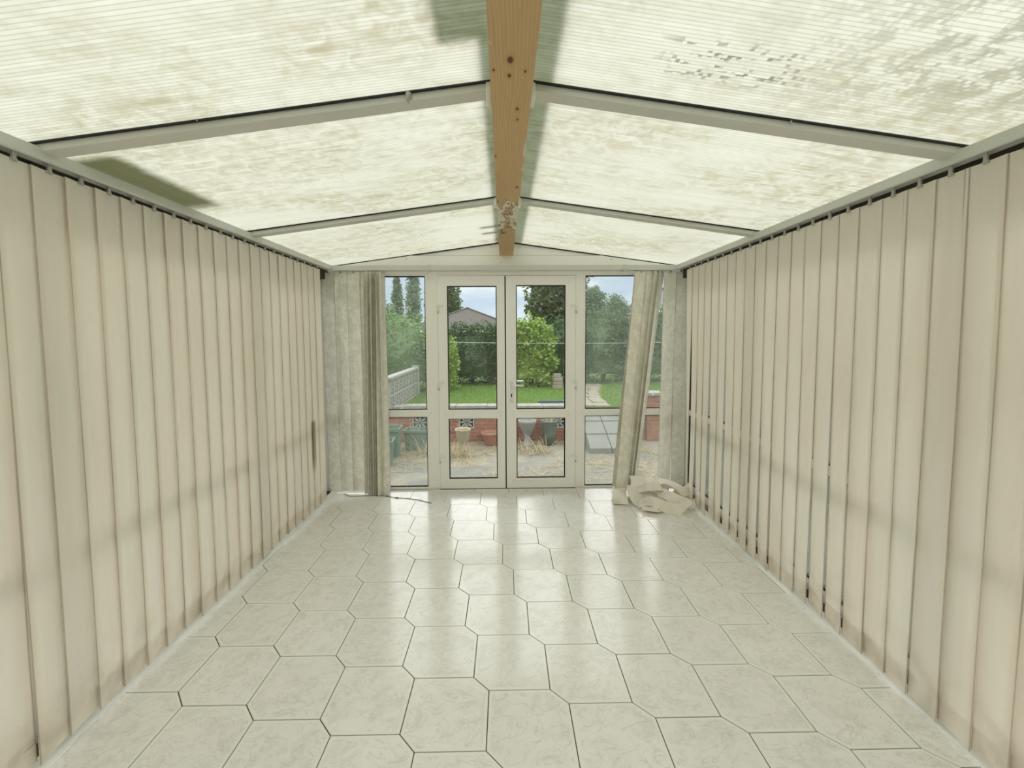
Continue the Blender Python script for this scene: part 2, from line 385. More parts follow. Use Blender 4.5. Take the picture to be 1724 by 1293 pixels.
# ------------------------------------------------------------------ floor
def make_floor():
    W, C = .33, .0701
    ox, oy, rot = -.4013, 1.7686, R(-.278)
    bm = bmesh.new()
    lr = bm.verts.layers.float.new('rim'); lt = bm.verts.layers.float.new('tid')
    hexa = [(0, 0), (W-C, 0), (W, -C), (W, -W), (C, -W), (0, C-W)]
    def inset(poly, d):
        n = len(poly); out = []
        for i in range(n):
            p0, p1, p2 = [Vector(poly[(i+k-1) % n]) for k in range(3)]
            e1, e2 = (p1-p0).normalized(), (p2-p1).normalized()
            n1, n2 = Vector((e1.y, -e1.x)), Vector((e2.y, -e2.x))   # inward for clockwise order
            b = (n1+n2); b = b/b.length; out.append(p1 + b*(d/max(.2, b.dot(n1))))
        return out
    loops2 = [(inset(hexa, .0012), -.0035, 1), (inset(hexa, .0026), 0, 1), (inset(hexa, .012), 0, .95), (inset(hexa, .017), 0, 0)]
    for i in range(-16, 18):
        for j in range(-14, 16):
            u, v = i*W - j*C, -i*C + j*W
            cx, cy = ox+u, oy+v
            if not (-2.2 < cx < 1.9 and -1.4 < cy < 4.5): continue
            t = rnd.random(); rows = []
            h = rnd.uniform(-.0004, .0004)
            for lp, z, rm in loops2:
                row = []
                for p in lp:
                    a, b = u+p[0], v+p[1]
                    vt = bm.verts.new((ox + a*math.cos(rot) - b*math.sin(rot), oy + a*math.sin(rot) + b*math.cos(rot), z+h))
                    vt[lr] = rm; vt[lt] = t; row.append(vt)
                rows.append(row)
            for k in range(3):
                for q in range(6):
                    bm.faces.new((rows[k][q], rows[k][(q+1) % 6], rows[k+1][(q+1) % 6], rows[k+1][q]))
            bm.faces.new(rows[3])
    for co, no in (((-1.655, 0, 0), (-1, 0, 0)), ((1.69, 0, 0), (1, 0, 0)), ((0, 4.045, 0), (0, 1, 0)), ((0, YR, 0), (0, -1, 0))):
        bmesh.ops.bisect_plane(bm, geom=bm.verts[:]+bm.edges[:]+bm.faces[:], plane_co=co, plane_no=no, clear_outer=True)
    bmesh.ops.recalc_face_normals(bm, faces=bm.faces)
    for f in bm.faces:
        if f.normal.z < 0: f.normal_flip()
    # grout bed and slab
    b = bm.verts
    def q(x0, x1, y0, y1, z0, z1, mi):
        vs = [b.new(p) for p in ((x0,y0,z0),(x1,y0,z0),(x1,y1,z0),(x0,y1,z0),(x0,y0,z1),(x1,y0,z1),(x1,y1,z1),(x0,y1,z1))]
        for ix in ((0,3,2,1),(4,5,6,7),(0,1,5,4),(1,2,6,5),(2,3,7,6),(3,0,4,7)):
            f = bm.faces.new([vs[k] for k in ix]); f.material_index = mi
    q(XL-.02, XR+.02, YR, 4.05, -.10, -.0022, 1)
    me = bpy.data.meshes.new('floor'); bm.to_mesh(me); bm.free()
    me.materials.append(MT['tile']); me.materials.append(MT['grout'])
    o = bpy.data.objects.new('floor', me); COL.objects.link(o); struct(o)
make_floor()

def bead(name, pts, w, h):
    """ragged low line of white sealant along the foot of a wall"""
    mb = MB(); loops = []
    for k, (x, y, nx, ny) in enumerate(pts):
        ww = w*(1+rnd.uniform(-.22, .22)); hh = h*(1+rnd.uniform(-.2, .2))
        loops.append([(x+nx*a, y+ny*a, z) for a, z in ((0, -.002), (ww, -.002), (ww*.9, .002), (ww*.45, hh*.6), (0, hh))])
    mb.rings(loops); return struct(mb.build(name, MT['sealant']))
bead('trim_1', [(-1.665, YR+.02+i*.07, 1, 0) for i in range(72)], .058, .016)
bead('trim_2', [(1.705, YR+.02+i*.07, -1, 0) for i in range(72)], .058, .016)
bead('trim_3', [(-1.60+i*.06, 4.046, 0, -1) for i in range(9)], .07, .01)

# ------------------------------------------------------------------ glazed units
def seam(mb, pts, y, w=.0011):
    for a, b in zip(pts, pts[1:]):
        a, b = Vector(a), Vector(b); d = (b-a).normalized(); n = Vector((-d.y, d.x))*w
        mb.add([(a.x-n.x, y, a.y-n.y), (b.x-n.x, y, b.y-n.y), (b.x+n.x, y, b.y+n.y), (a.x+n.x, y, a.y+n.y)], [(0, 1, 2, 3)], 1)
def unit(root, x0, x1, z0, z1, openings, yf=0., depth=.06, gl='glass', leaf='upvc'):
    """uPVC frame from x0..x1, z0..z1 (local x along wall, local y outward) around glazed openings stacked in z"""
    fr = MB(); gk = MB()
    gx0, gx1 = openings[0][0], openings[0][1]
    ops = sorted(openings, key=lambda o: o[2])
    fr.box(x0, gx0, yf, yf+depth, z0, z1); fr.box(gx1, x1, yf, yf+depth, z0, z1)
    zs = [z0] + [v for o in ops for v in (o[2], o[3])] + [z1]
    for k in range(0, len(zs), 2): fr.box(gx0, gx1, yf, yf+depth, zs[k], zs[k+1])
    for (a, b, c, d) in ops:
        def lp(i, y): return [(a-i, y, c-i), (b+i, y, c-i), (b+i, y, d+i), (a-i, y, d+i)]
        fr.rings([lp(.016, yf+.001), lp(.016, yf-.004), lp(.003, yf-.001), lp(0, yf+.012), lp(0, yf+.03)], cap0=False, cap1=False)
        gk.rings([lp(.002, yf+.013), lp(-.009, yf+.015), lp(-.009, yf+.030), lp(.002, yf+.034)], cap0=False, cap1=False)
        # mitre joints
        for sx, px in ((-1, a), (1, b)):
            for sz, pz in ((-1, c), (1, d)):
                e = .030 if (pz not in (c, d) or True) else 0
                seam(fr, [(px+sx*.016, pz+sz*.016), (px+sx*min(.05, e+.012), pz+sz*min(.05, e+.012))], yf-.0006)
    f = fr.build('frame', [MT[leaf], MT['rail']], root, fix=False)
    gk.build('gasket', MT['gasket'], root)
    for (a, b, c, d) in ops:
        g = MB(); g.box(a-.002, b+.002, yf+.018, yf+.024, c-.002, d+.002)
        g.build('pane', MT[gl], root)
    return f

w1 = struct(empty('window_1', (0, YB, 0)))
unit(w1, -1.745, -.652, -.005, 2.115, [(-1.69, -.749, .022, .717), (-1.69, -.749, .786, 2.076)], 0, .040, 'glass_hazy')
w2 = struct(empty('window_2', (0, YB, 0)))
unit(w2, .702, 1.765, -.005, 2.115, [(.790, 1.715, .014, .717), (.790, 1.715, .782, 2.079)], 0, .040, 'glass_hazy')

def hinge(root, x, z, side):
    mb = MB()
    mb.tube([(x, -.012, z-.045), (x, -.012, z+.012)], .008, 10)
    mb.box(min(x, x+side*.05), max(x, x+side*.05), -.012, 0, z-.004, z+.018)
    mb.box(x-.010, x+.010, -.02, -.001, z-.046, z-.038)
    h = mb.build('hinge', MT['handle'], root, bevel=.0015)
    p = MB(); p.tube([(x, -.012, z-.066), (x, -.012, z-.045)], .0055, 8); p.build('hinge_pin', MT['steel'], h)
d1 = struct(empty('door_1', (0, YB-.006, 0)))
unit(d1, -.628, .010, .004, 2.072, [(-.541, -.066, .100, .697), (-.541, -.066, .786, 1.980)], 0, .042)
d2 = struct(empty('door_2', (0, YB-.006, 0)))
unit(d2, .022, .694, .004, 2.076, [(.120, .598, .101, .699), (.120, .598, .786, 1.986)], 0, .042)
for z in (1.785, 1.047, .328): hinge(d1, -.628, z, 1); hinge(d2, .698, z, -1)
# lock rail: white lever inside and its twin outside, escutcheon, keyhole, screw
mb = MB(); mb.box(.055, .090, -.008, 0, .852, 1.062); hp = mb.build('handle_plate', MT['handle'], d2, bevel=.004)
mb = MB(); mb.tube([(.0725, -.006, 1.028), (.0725, -.045, 1.028), (.085, -.056, 1.027), (.12, -.058, 1.026), (.19, -.056, 1.024)], [.012, .011, .010, .009, .0085], 12)
mb.build('lever', MT['handle'], hp)
mb = MB(); mb.tube([(.0725, .07, 1.048), (.0725, .11, 1.048), (.085, .122, 1.048), (.12, .124, 1.048), (.195, .122, 1.047)], [.012, .011, .010, .009, .0085], 12)
mb.build('outer_lever', MT['handle'], d2)
mb = MB(); mb.lathe([(.0001, 0), (.0085, 0), (.0085, .002), (.0001, .002)], 16)
mb.v = [(x+.0725, -.0075-z, y+.930) for x, y, z in mb.v]; mb.box(.0678, .0772, -.0095, -.0075, .905, .930)
mb.build('keyhole', MT['gasket'], hp)
for z in (1.002, .872):
    s = MB(); s.tube([(.0725, -.0098, z), (.0725, -.007, z)], .0035, 10); s.build('screw', MT['steel'], hp)
# shadow gap seal between leaves
mb = MB(); mb.box(.010, .022, .012, .06, .004, 2.074); mb.build('meeting_seal', MT['gasket'], d1)
# jambs, head and threshold
mb = MB()
mb.box(-.652, -.632, YB+.002, YB+.072, -.005, 2.115); mb.box(.698, .702, YB+.002, YB+.072, -.005, 2.115)
mb.box(-.632, .698, YB+.002, YB+.072, 2.082, 2.115)
struct(mb.build('trim_4', MT['upvc']))
mb = MB(); mb.box(-.632, .698, YB-.003, YB+.08, -.02, .0015); struct(mb.build('trim_5', MT['gasket']))
# corner posts
for k, (a, b) in enumerate(((XL-.055, -1.746), (1.766, XR+.055))):
    mb = MB(); mb.box(a, b, YB-.0, YB+.07, -.1, 2.115); struct(mb.build('trim_%d' % (6+k), MT['upvc_old']))
# sides: glazed from floor to eaves, transom level with the doors
n = 3
BAY = (YB - YR)/4
for side in (-1, 1):
    for b in range(4):
        y0, y1 = YR + b*BAY, YR + (b+1)*BAY
        if side < 0: w = empty('window_%d' % n, (XL, y0+.002, 0), PI/2)
        else: w = empty('window_%d' % n, (XR, y1-.002, 0), -PI/2)
        n += 1; struct(w)
        L = BAY - .004
        unit(w, 0, L, -.005, 2.10, [(.055, L-.055, .06, .724), (.055, L-.055, .776, 1.945)], 0, .042, 'glass_hazy', 'upvc_old')
# eaves beams above the side glazing
for k, (a, b) in enumerate(((XL-.06, XL), (XR, XR+.06))):
    zt = roofz(a if k == 0 else b) - .003
    mb = MB(); mb.box(a, b, YR, YB, 2.101, zt); struct(mb.build('trim_%d' % (8+k), MT['upvc_old']))

for k, (a, b) in enumerate(((XL+.001, -1.668), (1.708, XR-.001))):
    zt = roofz(a if k == 0 else b) - .003
    mb = MB(); mb.prism([(a, 2.04), (b, 2.04), (b, roofz(b)-.003), (a, roofz(a)-.003)], 'y', YR+.001, YB-.001); struct(mb.build('trim_%d' % (11+k), MT['eaves_timber']))

# ------------------------------------------------------------------ garden gable and house wall
def gable(name, y0, y1, z0, mat, over=.003, xa=XL-.055, xb=XR+.055):
    mb = MB(); mb.prism([(xa, z0), (xb, z0), (xb, roofz(xb)-over), (RX, RZ-over), (xa, roofz(xa)-over)], 'y', y0, y1)
    return mb.build(name, mat)
g = struct(gable('wall_garden', YB, YB+.07, 2.116, MT['upvc']))
mb = MB()     # proud lower fascia board with its step line
def xat(z): return (RZ - z)/SL
mb.prism([(RX-xat(2.168), 2.165), (RX+xat(2.168), 2.165), (RX+xat(2.268)-.03, 2.264), (RX-xat(2.268)+.03, 2.264)], 'y', YB-.014, YB-.001)
mb.build('fascia_board', MT['upvc'], g)
for s_ in (-1, 1):
    mb = MB(); mb.tube([(RX+s_*.072, YB-.010, roofz(RX+.072)-.007), (RX+s_*1.70, YB-.010, roofz(RX+1.70)-.007)], .006, 6)
    mb.build('gasket', MT['gasket'], g)
mb = MB(); mb.box(RX-xat(2.268)+.03, RX+xat(2.268)-.03, YB-.0148, YB-.0138, 2.261, 2.2655); mb.build('shadow_seam', MT['rail'], g)  # grey strip painting in the shadow line along the fascia step
for x, z in ((-.92, 2.236), (1.03, 2.226), (-.02, 2.20)):
    mb = MB(); mb.tube([(x, YB-.018, z), (x, YB-.012, z)], .005, 8); mb.build('screw', MT['steel'], g)
struct(gable('wall_rear', YR-.12, YR-.001, -.1, MT['render_wall']))

# ------------------------------------------------------------------ roof
ceil = struct(empty('ceiling', (RX, 1.5, RZ)))
TH = .010
ys = [YR, .27, 1.49, 2.71, 4.15]
BW = .062
def slope_box(mb, s, xa, xb, y0, y1, za, zb, m=0):
    """box lying on the slope on side s (-1 left, 1 right), xa..xb measured from the ridge, za..zb measured from the underside"""
    p = []
    for zz in (za, zb):
        for xx, yy in ((xa, y0), (xb, y0), (xb, y1), (xa, y1)):
            p.append((RX+s*xx, yy, RZ - SL*xx + zz))
    return mb.add(p, [(0,3,2,1),(4,5,6,7),(0,1,5,4),(1,2,6,5),(2,3,7,6),(3,0,4,7)], m)
def part(mb, name, mat, parent, **k):
    o = mb.build(name, mat, parent, **k); o.matrix_parent_inverse = Matrix.Translation(-Vector(parent.location)); return o
for s in (-1, 1):
    for k in range(4):
        mb = MB(); slope_box(mb, s, .012, 1.86, ys[k]+.067 if k else ys[0], ys[k+1]+.055 if k < 3 else ys[4], 0, TH)
        mb.m = [0, 1, 1, 1, 1, 1]
        part(mb, 'roof_panel', [MT['poly'], MT['skin']], ceil)
    for k in (1, 2, 3):
        y0 = ys[k] + .030
        mb = MB(); slope_box(mb, s, .02, 1.74, y0, y0+BW, -.030, -.0005)
        slope_box(mb, s, .012, 1.86, y0+.008, y0+BW-.008, TH+.0005, TH+.012)
        bar = part(mb, 'glazing_bar', MT['bar'], ceil, bevel=.002)
        mb = MB(); slope_box(mb, s, .06, 1.70, y0-.010, y0-.0005, -.006, -.0005)
        part(mb, 'gasket', MT['gasket'], bar)
        bar.children[0].matrix_parent_inverse = Matrix.Identity(4)
# crossed-over end bracket blobs where the bars meet the beam
for k in (2, 3):
    for s in (-1, 1):
        mb = MB(); xa = RX + s*(.068 if s > 0 else .069)
        mb.box(min(xa, xa+s*.018), max(xa, xa+s*.018), ys[k]+.022, ys[k]+.10, 2.335, 2.388)
        part(mb, 'bar_bracket', MT['upvc'], ceil, bevel=.004)
# metal capping over the ridge, wider patch of flashing over the left of the near bay
mb = MB()
for s, w in ((-1, .105), (1, .150)):
    slope_box(mb, s, 0, w, YR, 4.15, TH+.001, TH+.006)
part(mb, 'ridge_capping', MT['capping'], ceil)
mb = MB(); slope_box(mb, -1, .106, .222, .32, 1.305, TH+.001, TH+.005); part(mb, 'lead_flashing', MT['capping'], ceil)
mb = MB(); slope_box(mb, -1, .075, .215, 3.42, 3.48, TH+.001, TH+.004); slope_box(mb, -1, .075, .21, 3.62, 3.68, TH+.001, TH+.004)
part(mb, 'fixing_strap', MT['capping'], ceil)
# clear plastic drips hanging from the bars
for x, y, z, h in ((-.325, 1.512, 2.343, .035), (1.02, 1.512, 2.255, .016), (-1.05, 1.512, 2.255, .012)):
    mb = MB(); mb.tube([(x, y, z), (x, y-.002, z-h*.5), (x, y-.002, z-h)], [.010, .009, .003] if h > .03 else [.004, .003, .001], 8)
    part(mb, 'clear_drip', MT['clip'], ceil)

# ridge beam: bare pine
mb = MB(); mb.box(-.036, .094, YR+.001, 4.045, 2.262, 2.386)
tag(mb.build('ridge_beam', MT['wood'], bevel=.003), 'long bare pine ridge beam with flaking white paint near its garden end', 'beam', kind='thing')
mb = MB(); mb.box(-.044, .102, YB-.013, YB-.001, 2.252, 2.39); struct(mb.build('trim_10', MT['upvc']))

# ------------------------------------------------------------------ vertical blinds
def slat_mesh(mb, w, z0, z1, a0, a1, bow=.0, sh=(0, 0), rows=12, th=.0012, base=(0, 0), ripple=0, seed=0):
    """hanging fabric strip; local x along the wall, local y outward; angle a0 (top) to a1 (foot); sh = how far the foot is pulled"""
    rr = random.Random(seed); ph = rr.uniform(0, 6)
    loops = []
    for k in range(rows+1):
        t = k/rows; z = z1 + (z0-z1)*t; a = a0 + (a1-a0)*(t*t*(3-2*t))
        cx, cy = base[0] + sh[0]*t, base[1] + sh[1]*t + bow*math.sin(PI*t) + ripple*math.sin(ph+5*t)*t
        ca, sa = math.cos(a), math.sin(a); ring = []
        for u, v in ((-.5, -.5), (-.17, -.5), (.17, -.5), (.5, -.5), (.5, .5), (.17, .5), (-.17, .5), (-.5, .5)):
            cup = .0045*(1-4*u*u)
            lx, ly = u*w, v*th + cup
            ring.append((cx + lx*ca - ly*sa, cy + lx*sa + ly*ca, z))
        loops.append(ring)
    mb.rings(loops, smooth=False)
    return mb
def add_slat(root, x, y, z0, z1, w, a0, a1, mat, sh=(0, 0), bow=0, hem=.095, seed=0, ripple=0):
    mb = MB(); slat_mesh(mb, w, z0, z1, a0, a1, bow, sh, seed=seed, ripple=ripple, base=(x, y))
    s = mb.build('slat', MT[mat], root, fix=False)
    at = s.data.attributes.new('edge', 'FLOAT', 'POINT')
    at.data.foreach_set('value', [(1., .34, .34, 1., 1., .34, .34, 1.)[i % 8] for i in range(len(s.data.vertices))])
    t0 = (z1-z0-hem)/(z1-z0)
    rr = random.Random(seed); ph = rr.uniform(0, 6)
    mb = MB(); loops = []
    for k in range(4):
        t = t0 + (1-t0)*k/3; t = min(t, 1.); z = z1 + (z0-z1)*t - (.001 if k == 3 else 0); a = a0 + (a1-a0)*(t*t*(3-2*t)); ca, sa = math.cos(a), math.sin(a)
        cx, cy = x + sh[0]*t, y + sh[1]*t + bow*math.sin(PI*t) + ripple*math.sin(ph+5*t)*t
        hw, cu = w*.5-.0006, .0045
        q = ((-1, .0010), (0, cu+.0010), (1, .0010), (1, .0028), (0, cu+.0028), (-1, .0028))
        loops.append([(cx + u*hw*ca - v*sa, cy + u*hw*sa + v*ca, z) for u, v in q])
    mb.rings(loops); mb.build('hem_pocket', MT[mat], s)
    mb = MB(); mb.box(x-.006, x+.006, y-.004, y+.004, z1-.006, min(z1+.032, 2.128)); mb.box(x-.010, x+.010, y-.0025, y+.0025, z1-.008, z1+.0015)
    mb.build('hanger', MT['clip'], s)
    return s

def headrail(root, x0, x1, y0, y1, z0, z1):
    mb = MB()
    mb.prism([(y0, z1), (y0, z0+.004), (y0+.004, z0), (y0+.016, z0), (y0+.016, z0+.012), (y1-.016, z0+.012), (y1-.016, z0), (y1-.004, z0), (y1, z0+.004), (y1, z1)], 'x', x0, x1)
    mb.build('headrail', MT['rail'], root, bevel=.001)

# left long wall: local x = world y, local y = -world x
bl = tag(empty('vertical_blind', (-1.605, 0, 0), PI/2), 'plain cream vertical blind drawn shut along the whole left side', 'blind')
headrail(bl, YR+.05, 3.99, -.012, .045, 2.118, 2.160)
edges = [1.40 + .1128*k for k in range(-5, 22)]
for k, e in enumerate(edges):
    rr = random.Random(100+k)
    lim = math.degrees(math.atan2(1.6, e)) - math.degrees(math.asin(.842*math.sin(math.atan2(1.6, e))))   # where a gap would open
    a1 = R(lim*rr.uniform(.74, .92)); a0 = R(lim*rr.uniform(.4, .62))
    add_slat(bl, e-.0575, .012+rr.uniform(-.002, .002), .028+rr.uniform(-.006, .006), 2.096, .134, a0, a1, 'slat', (rr.uniform(-.004, .004), rr.uniform(-.004, .004)), seed=k, ripple=.0015)
# the bottom chain
mb = MB(); mb.tube([(e-.0575+d, .024, .104) for e in edges for d in (-.055, .055)], .0012, 5); mb.build('chain', MT['clip'], bl)

# right long wall: local x = -world y, local y = world x
br = tag(empty('vertical_blind', (1.645, 0, 0), -PI/2), 'plain cream vertical blind along the right side with gaps opening towards the garden', 'blind')
headrail(br, -3.99, -(YR+.05), -.012, .045, 2.118, 2.160)
edges = [1.27 + .1148*k for k in range(-3, 23)]
for k, e in enumerate(edges):
    rr = random.Random(300+k)
    yc = e - .0575
    tw = 7.5 if yc < 1.75 else (7.5 if yc < 2.0 else (9.0 if yc < 2.36 else (4.5 if yc < 2.5 else (9.0 if yc < 2.7 else 8.8))))
    tw += rr.uniform(-.7, .7); a0 = R(rr.uniform(.4, 1.6)); bow = rr.uniform(.002, .008); w = .127 if yc > 2.0 else .133
    if k == len(edges)-1: tw, a0 = 20, R(3)
    if k == len(edges)-2: tw = 10
    # the garden-side edge turns outward
    add_slat(br, -yc, .010+rr.uniform(-.002, .002), .022+rr.uniform(-.006, .006), 2.090, w, -a0, -R(tw), 'slat',
             (rr.uniform(-.004, .004), rr.uniform(-.006, .006)), bow, seed=50+k, ripple=.002)
mb = MB(); mb.tube([(-(e-.0575)+d, .026, .104) for e in edges for d in (-.055, .055)], .0012, 5); mb.build('chain', MT['clip'], br)

# garden end: patterned slats pushed to both corners on one rail
be = tag(empty('vertical_blind', (0, 3.965, 0), 0), 'patterned beige vertical blind drawn apart to both corners of the glazed end', 'blind')
headrail(be, -1.59, 1.63, 0, .05, 2.112, 2.160)
for x in (-.69, 1.14):
    mb = MB(); mb.box(x-.014, x+.014, -.004, .052, 2.106, 2.164); mb.build('rail_bracket', MT['rail'], be)
    for dx in (-.007, .007):
        s = MB(); s.tube([(x+dx, -.006, 2.120), (x+dx, -.003, 2.120)], .003, 8); s.build('screw', MT['gasket'], be)
k = 0
def es(x, z0, a0, a1, sh=(0, 0), y=.025, w=.127, hem=.095, bow=0):
    global k; k += 1
    add_slat(be, x, y, z0, 2.100, w, R(a0), R(a1), 'slat_olive', sh, bow, hem, seed=500+k, ripple=.003)
for i, x in enumerate((-1.643, -1.524, -1.405, -1.300)): es(x, .012+.004*i, -7, -8.5 - .5*i, (.015*(1-i*.25), 0), .028)
for i in range(8): es(-1.262+.0185*i, .010, 66+i+(i%3)*7, 58+2*i+(i%2)*9, (-.028+.004*i, -.012), .022-.012*(i%2), hem=.085)
es(-1.150, .004, 62, 38, (.008, -.045), .010)
for i in range(4): es(-1.225+.021*i, 2.10-2.088, 80, 74, (-.02, -.004), .03)
# right corner: three dragged to the left, two hanging straight
es(1.305, .03, 10, 16, (-.205, -.11), .010, w=.132)
es(1.262, .06, 58, 20, (-.175, -.06), .032)
es(1.415, .05, 18, 48, (-.225, -.06), .024)
es(1.470, .06, 34, 50, (-.235, -.05), .03)
es(1.505, .07, 50, 58, (-.245, -.04), .034)
es(1.585, .045, 3, 8, (-.035, .0), .026)
es(1.700, .04, -4, -10, (-.012, .0), .03, w=.127)

# bead chain that has dropped on the tiles
mb = MB(); mb.tube([(-1.52, 3.93, .008), (-1.45, 3.89, .004), (-1.33, 3.895, .004), (-1.22, 3.90, .005), (-1.12, 3.885, .004), (-1.02, 3.845, .004), (-.90, 3.82, .004), (-.80, 3.79, .004), (-.72, 3.74, .004), (-.655, 3.70, .004)], .0028, 6)
ch = mb.build('blind_chain', MT['chain'])
tag(ch, 'thin dark bead chain lying on the tiles below the left end slats', 'chain')
for i, (x, y) in enumerate(((-1.20, 3.898), (-1.10, 3.88), (-1.0, 3.838))):
    mb = MB(); mb.box(x-.012, x+.012, y-.004, y+.004, .001, .010); mb.build('connector', MT['chain'], ch)

# ------------------------------------------------------------------ fallen slats
def catmull(P, n=8):
    P = [Vector(p) for p in P]; P = [P[0]*2-P[1]] + P + [P[-1]*2-P[-2]]; out = []
    for i in range(1, len(P)-2):
        for k in range(n):
            t = k/n; a, b, c, d = P[i-1:i+3]
            out.append(.5*((2*b) + (c-a)*t + (2*a-5*b+4*c-d)*t*t + (3*b-a-3*c+d)*t**3))
    out.append(P[-2]); return out
def ribbon(label, pts, wid, w=.127, th=.0014):
    """pts: centre line, wid: direction of the width at each point"""
    C = catmull(pts); D = catmull(wid); loops = []
    for i, (p, d) in enumerate(zip(C, D)):
        d = d.normalized(); t = (C[min(i+1, len(C)-1)] - C[max(i-1, 0)]).normalized()
        nrm = t.cross(d).normalized()*th*.5
        ring = [p - d*w/2 - nrm, p + d*w/2 - nrm, p + d*w/2 + nrm, p - d*w/2 + nrm]
        loops.append([Vector((q.x, q.y, max(q.z, .0012))) for q in ring])
    mb = MB(); mb.rings(loops)
    o = mb.build('fallen_blind_slat', MT['slat_fallen'])
    return tag(o, label, 'blind slat', 'fallen slats heaped in the right corner')
ribbon('fallen slat arching over the back right of the heap beside the corner',
       [(1.37, 3.79, .06), (1.43, 3.83, .115), (1.50, 3.82, .135), (1.57, 3.77, .115), (1.625, 3.70, .07), (1.645, 3.64, .02)],
       [(.3, .9, .15), (.35, .9, .1), (.5, .85, 0), (.6, .75, 0), (.7, .7, 0), (.75, .65, 0)], .125)
ribbon('short fallen slat tongue curling upwards in the middle of the heap',
       [(1.22, 3.73, .10), (1.27, 3.69, .128), (1.34, 3.67, .150), (1.40, 3.69, .140), (1.44, 3.73, .105)],
       [(.3, .9, .2), (.25, .9, .3), (.1, .9, .4), (0, .9, .45), (-.1, .9, .4)], .11)
ribbon('fallen slat at the left edge of the heap, its end folded square on the tiles',
       [(1.10, 3.95, .05), (1.07, 3.83, .062), (1.045, 3.72, .055), (1.03, 3.63, .034), (1.03, 3.605, .012), (1.03, 3.64, .003), (1.035, 3.72, .003)],
       [(1, .1, 0), (1, .05, 0), (1, -.1, 0), (1, -.15, 0), (1, -.15, 0), (1, -.12, 0), (1, -.1, 0)])
ribbon('fallen slat standing up darkly behind the heap beside the slanting bundle',
       [(1.12, 3.97, .02), (1.16, 3.93, .07), (1.20, 3.90, .13), (1.23, 3.885, .17), (1.25, 3.87, .155), (1.24, 3.82, .10), (1.21, 3.77, .075)],
       [(.6, -.2, .5), (.8, -.2, .5), (.9, -.1, .25), (1, 0, .0), (1, .1, -.1), (1, .1, 0), (1, .1, 0)])
ribbon('fallen slat bent into a broad curve at the heart of the heap',
       [(1.22, 3.84, .10), (1.19, 3.76, .095), (1.185, 3.69, .075), (1.20, 3.62, .030), (1.225, 3.59, .010), (1.27, 3.60, .004), (1.34, 3.64, .003)],
       [(1, .2, 0), (1, .15, 0), (1, .15, .05), (1, .25, .05), (.9, .45, .05), (.75, .65, 0), (.7, .7, 0)], .15)
ribbon('fallen slat propped as a square flap in the middle of the heap',
       [(1.30, 3.90, .05), (1.305, 3.80, .095), (1.315, 3.735, .11), (1.315, 3.68, .085), (1.31, 3.645, .045)],
       [(1, .1, .05), (1, .1, .08), (1, .15, .1), (1, .2, .1), (1, .25, .08)], .125)
ribbon('palest fallen slat, lying along the top at the back of the heap',
       [(1.22, 3.97, .15), (1.28, 3.935, .165), (1.34, 3.90, .15), (1.42, 3.885, .115), (1.50, 3.875, .10), (1.55, 3.87, .07)],
       [(.2, .6, .8), (.15, .7, .7), (.1, .8, .6), (.05, .85, .5), (0, .8, .55), (.1, .7, .6)], .11)
ribbon('fallen slat rolled into a rounded hump at the back right of the heap',
       [(1.44, 3.80, .03), (1.47, 3.84, .075), (1.53, 3.87, .095), (1.60, 3.84, .085), (1.645, 3.77, .06), (1.64, 3.70, .03)],
       [(-.5, .8, .1), (-.3, .9, .2), (0, .9, .3), (.3, .8, .2), (.7, .6, .1), (.9, .3, 0)], .125)
ribbon('fallen slat with a long twisted loop across the front of the heap',
       [(1.30, 3.74, .115), (1.36, 3.70, .11), (1.43, 3.63, .09), (1.50, 3.53, .068), (1.545, 3.455, .060), (1.525, 3.415, .030), (1.47, 3.42, .020), (1.40, 3.45, .030), (1.32, 3.49, .055), (1.25, 3.55, .062), (1.17, 3.56, .03)],
       [(.5, .8, .25), (.5, .75, .25), (.6, .6, .3), (.75, .35, .45), (.8, .1, .6), (.6, .1, .75), (.25, .4, .8), (.1, .6, .7), (.2, .75, .5), (.3, .8, .35), (.3, .85, .2)], .115)
ribbon('fallen slat whose end curls into a small tube at the very front of the heap',
       [(1.33, 3.56, .010), (1.27, 3.50, .012), (1.245, 3.455, .010), (1.225, 3.430, .022), (1.225, 3.445, .040), (1.245, 3.462, .042), (1.258, 3.452, .028), (1.248, 3.438, .018)],
       [(.95, -.35, 0)]*8, .13)
ribbon('fallen slat sagging open below the side window at the right of the heap',
       [(1.44, 3.72, .085), (1.50, 3.65, .045), (1.57, 3.58, .022), (1.62, 3.54, .022), (1.655, 3.535, .05)],
       [(.6, .75, .25), (.55, .75, .2), (.5, .8, .2), (.4, .85, .25), (.3, .9, .2)], .127)
ribbon('small fallen slat end pinched against the corner post right of the heap',
       [(1.56, 3.76, .03), (1.60, 3.72, .062), (1.655, 3.71, .09), (1.70, 3.73, .105), (1.715, 3.76, .08)],
       [(.2, .8, .5), (.15, .75, .6), (.1, .8, .5), (0, .9, .4), (0, .95, .2)], .10)

# ------------------------------------------------------------------ garden ground
mb = MB(); mb.box(-9, 9, -4, 7.86, -.62, -.5); struct(mb.build('ground', MT['paving']))
mb = MB(); mb.box(-60, 60, 8.12, 110, -.5, .10); mb.box(-60, -9.05, -4, 8.10, -.6, .05); mb.box(9.05, 60, -4, 8.10, -.6, .05)
struct(mb.build('terrain', MT['turf']))
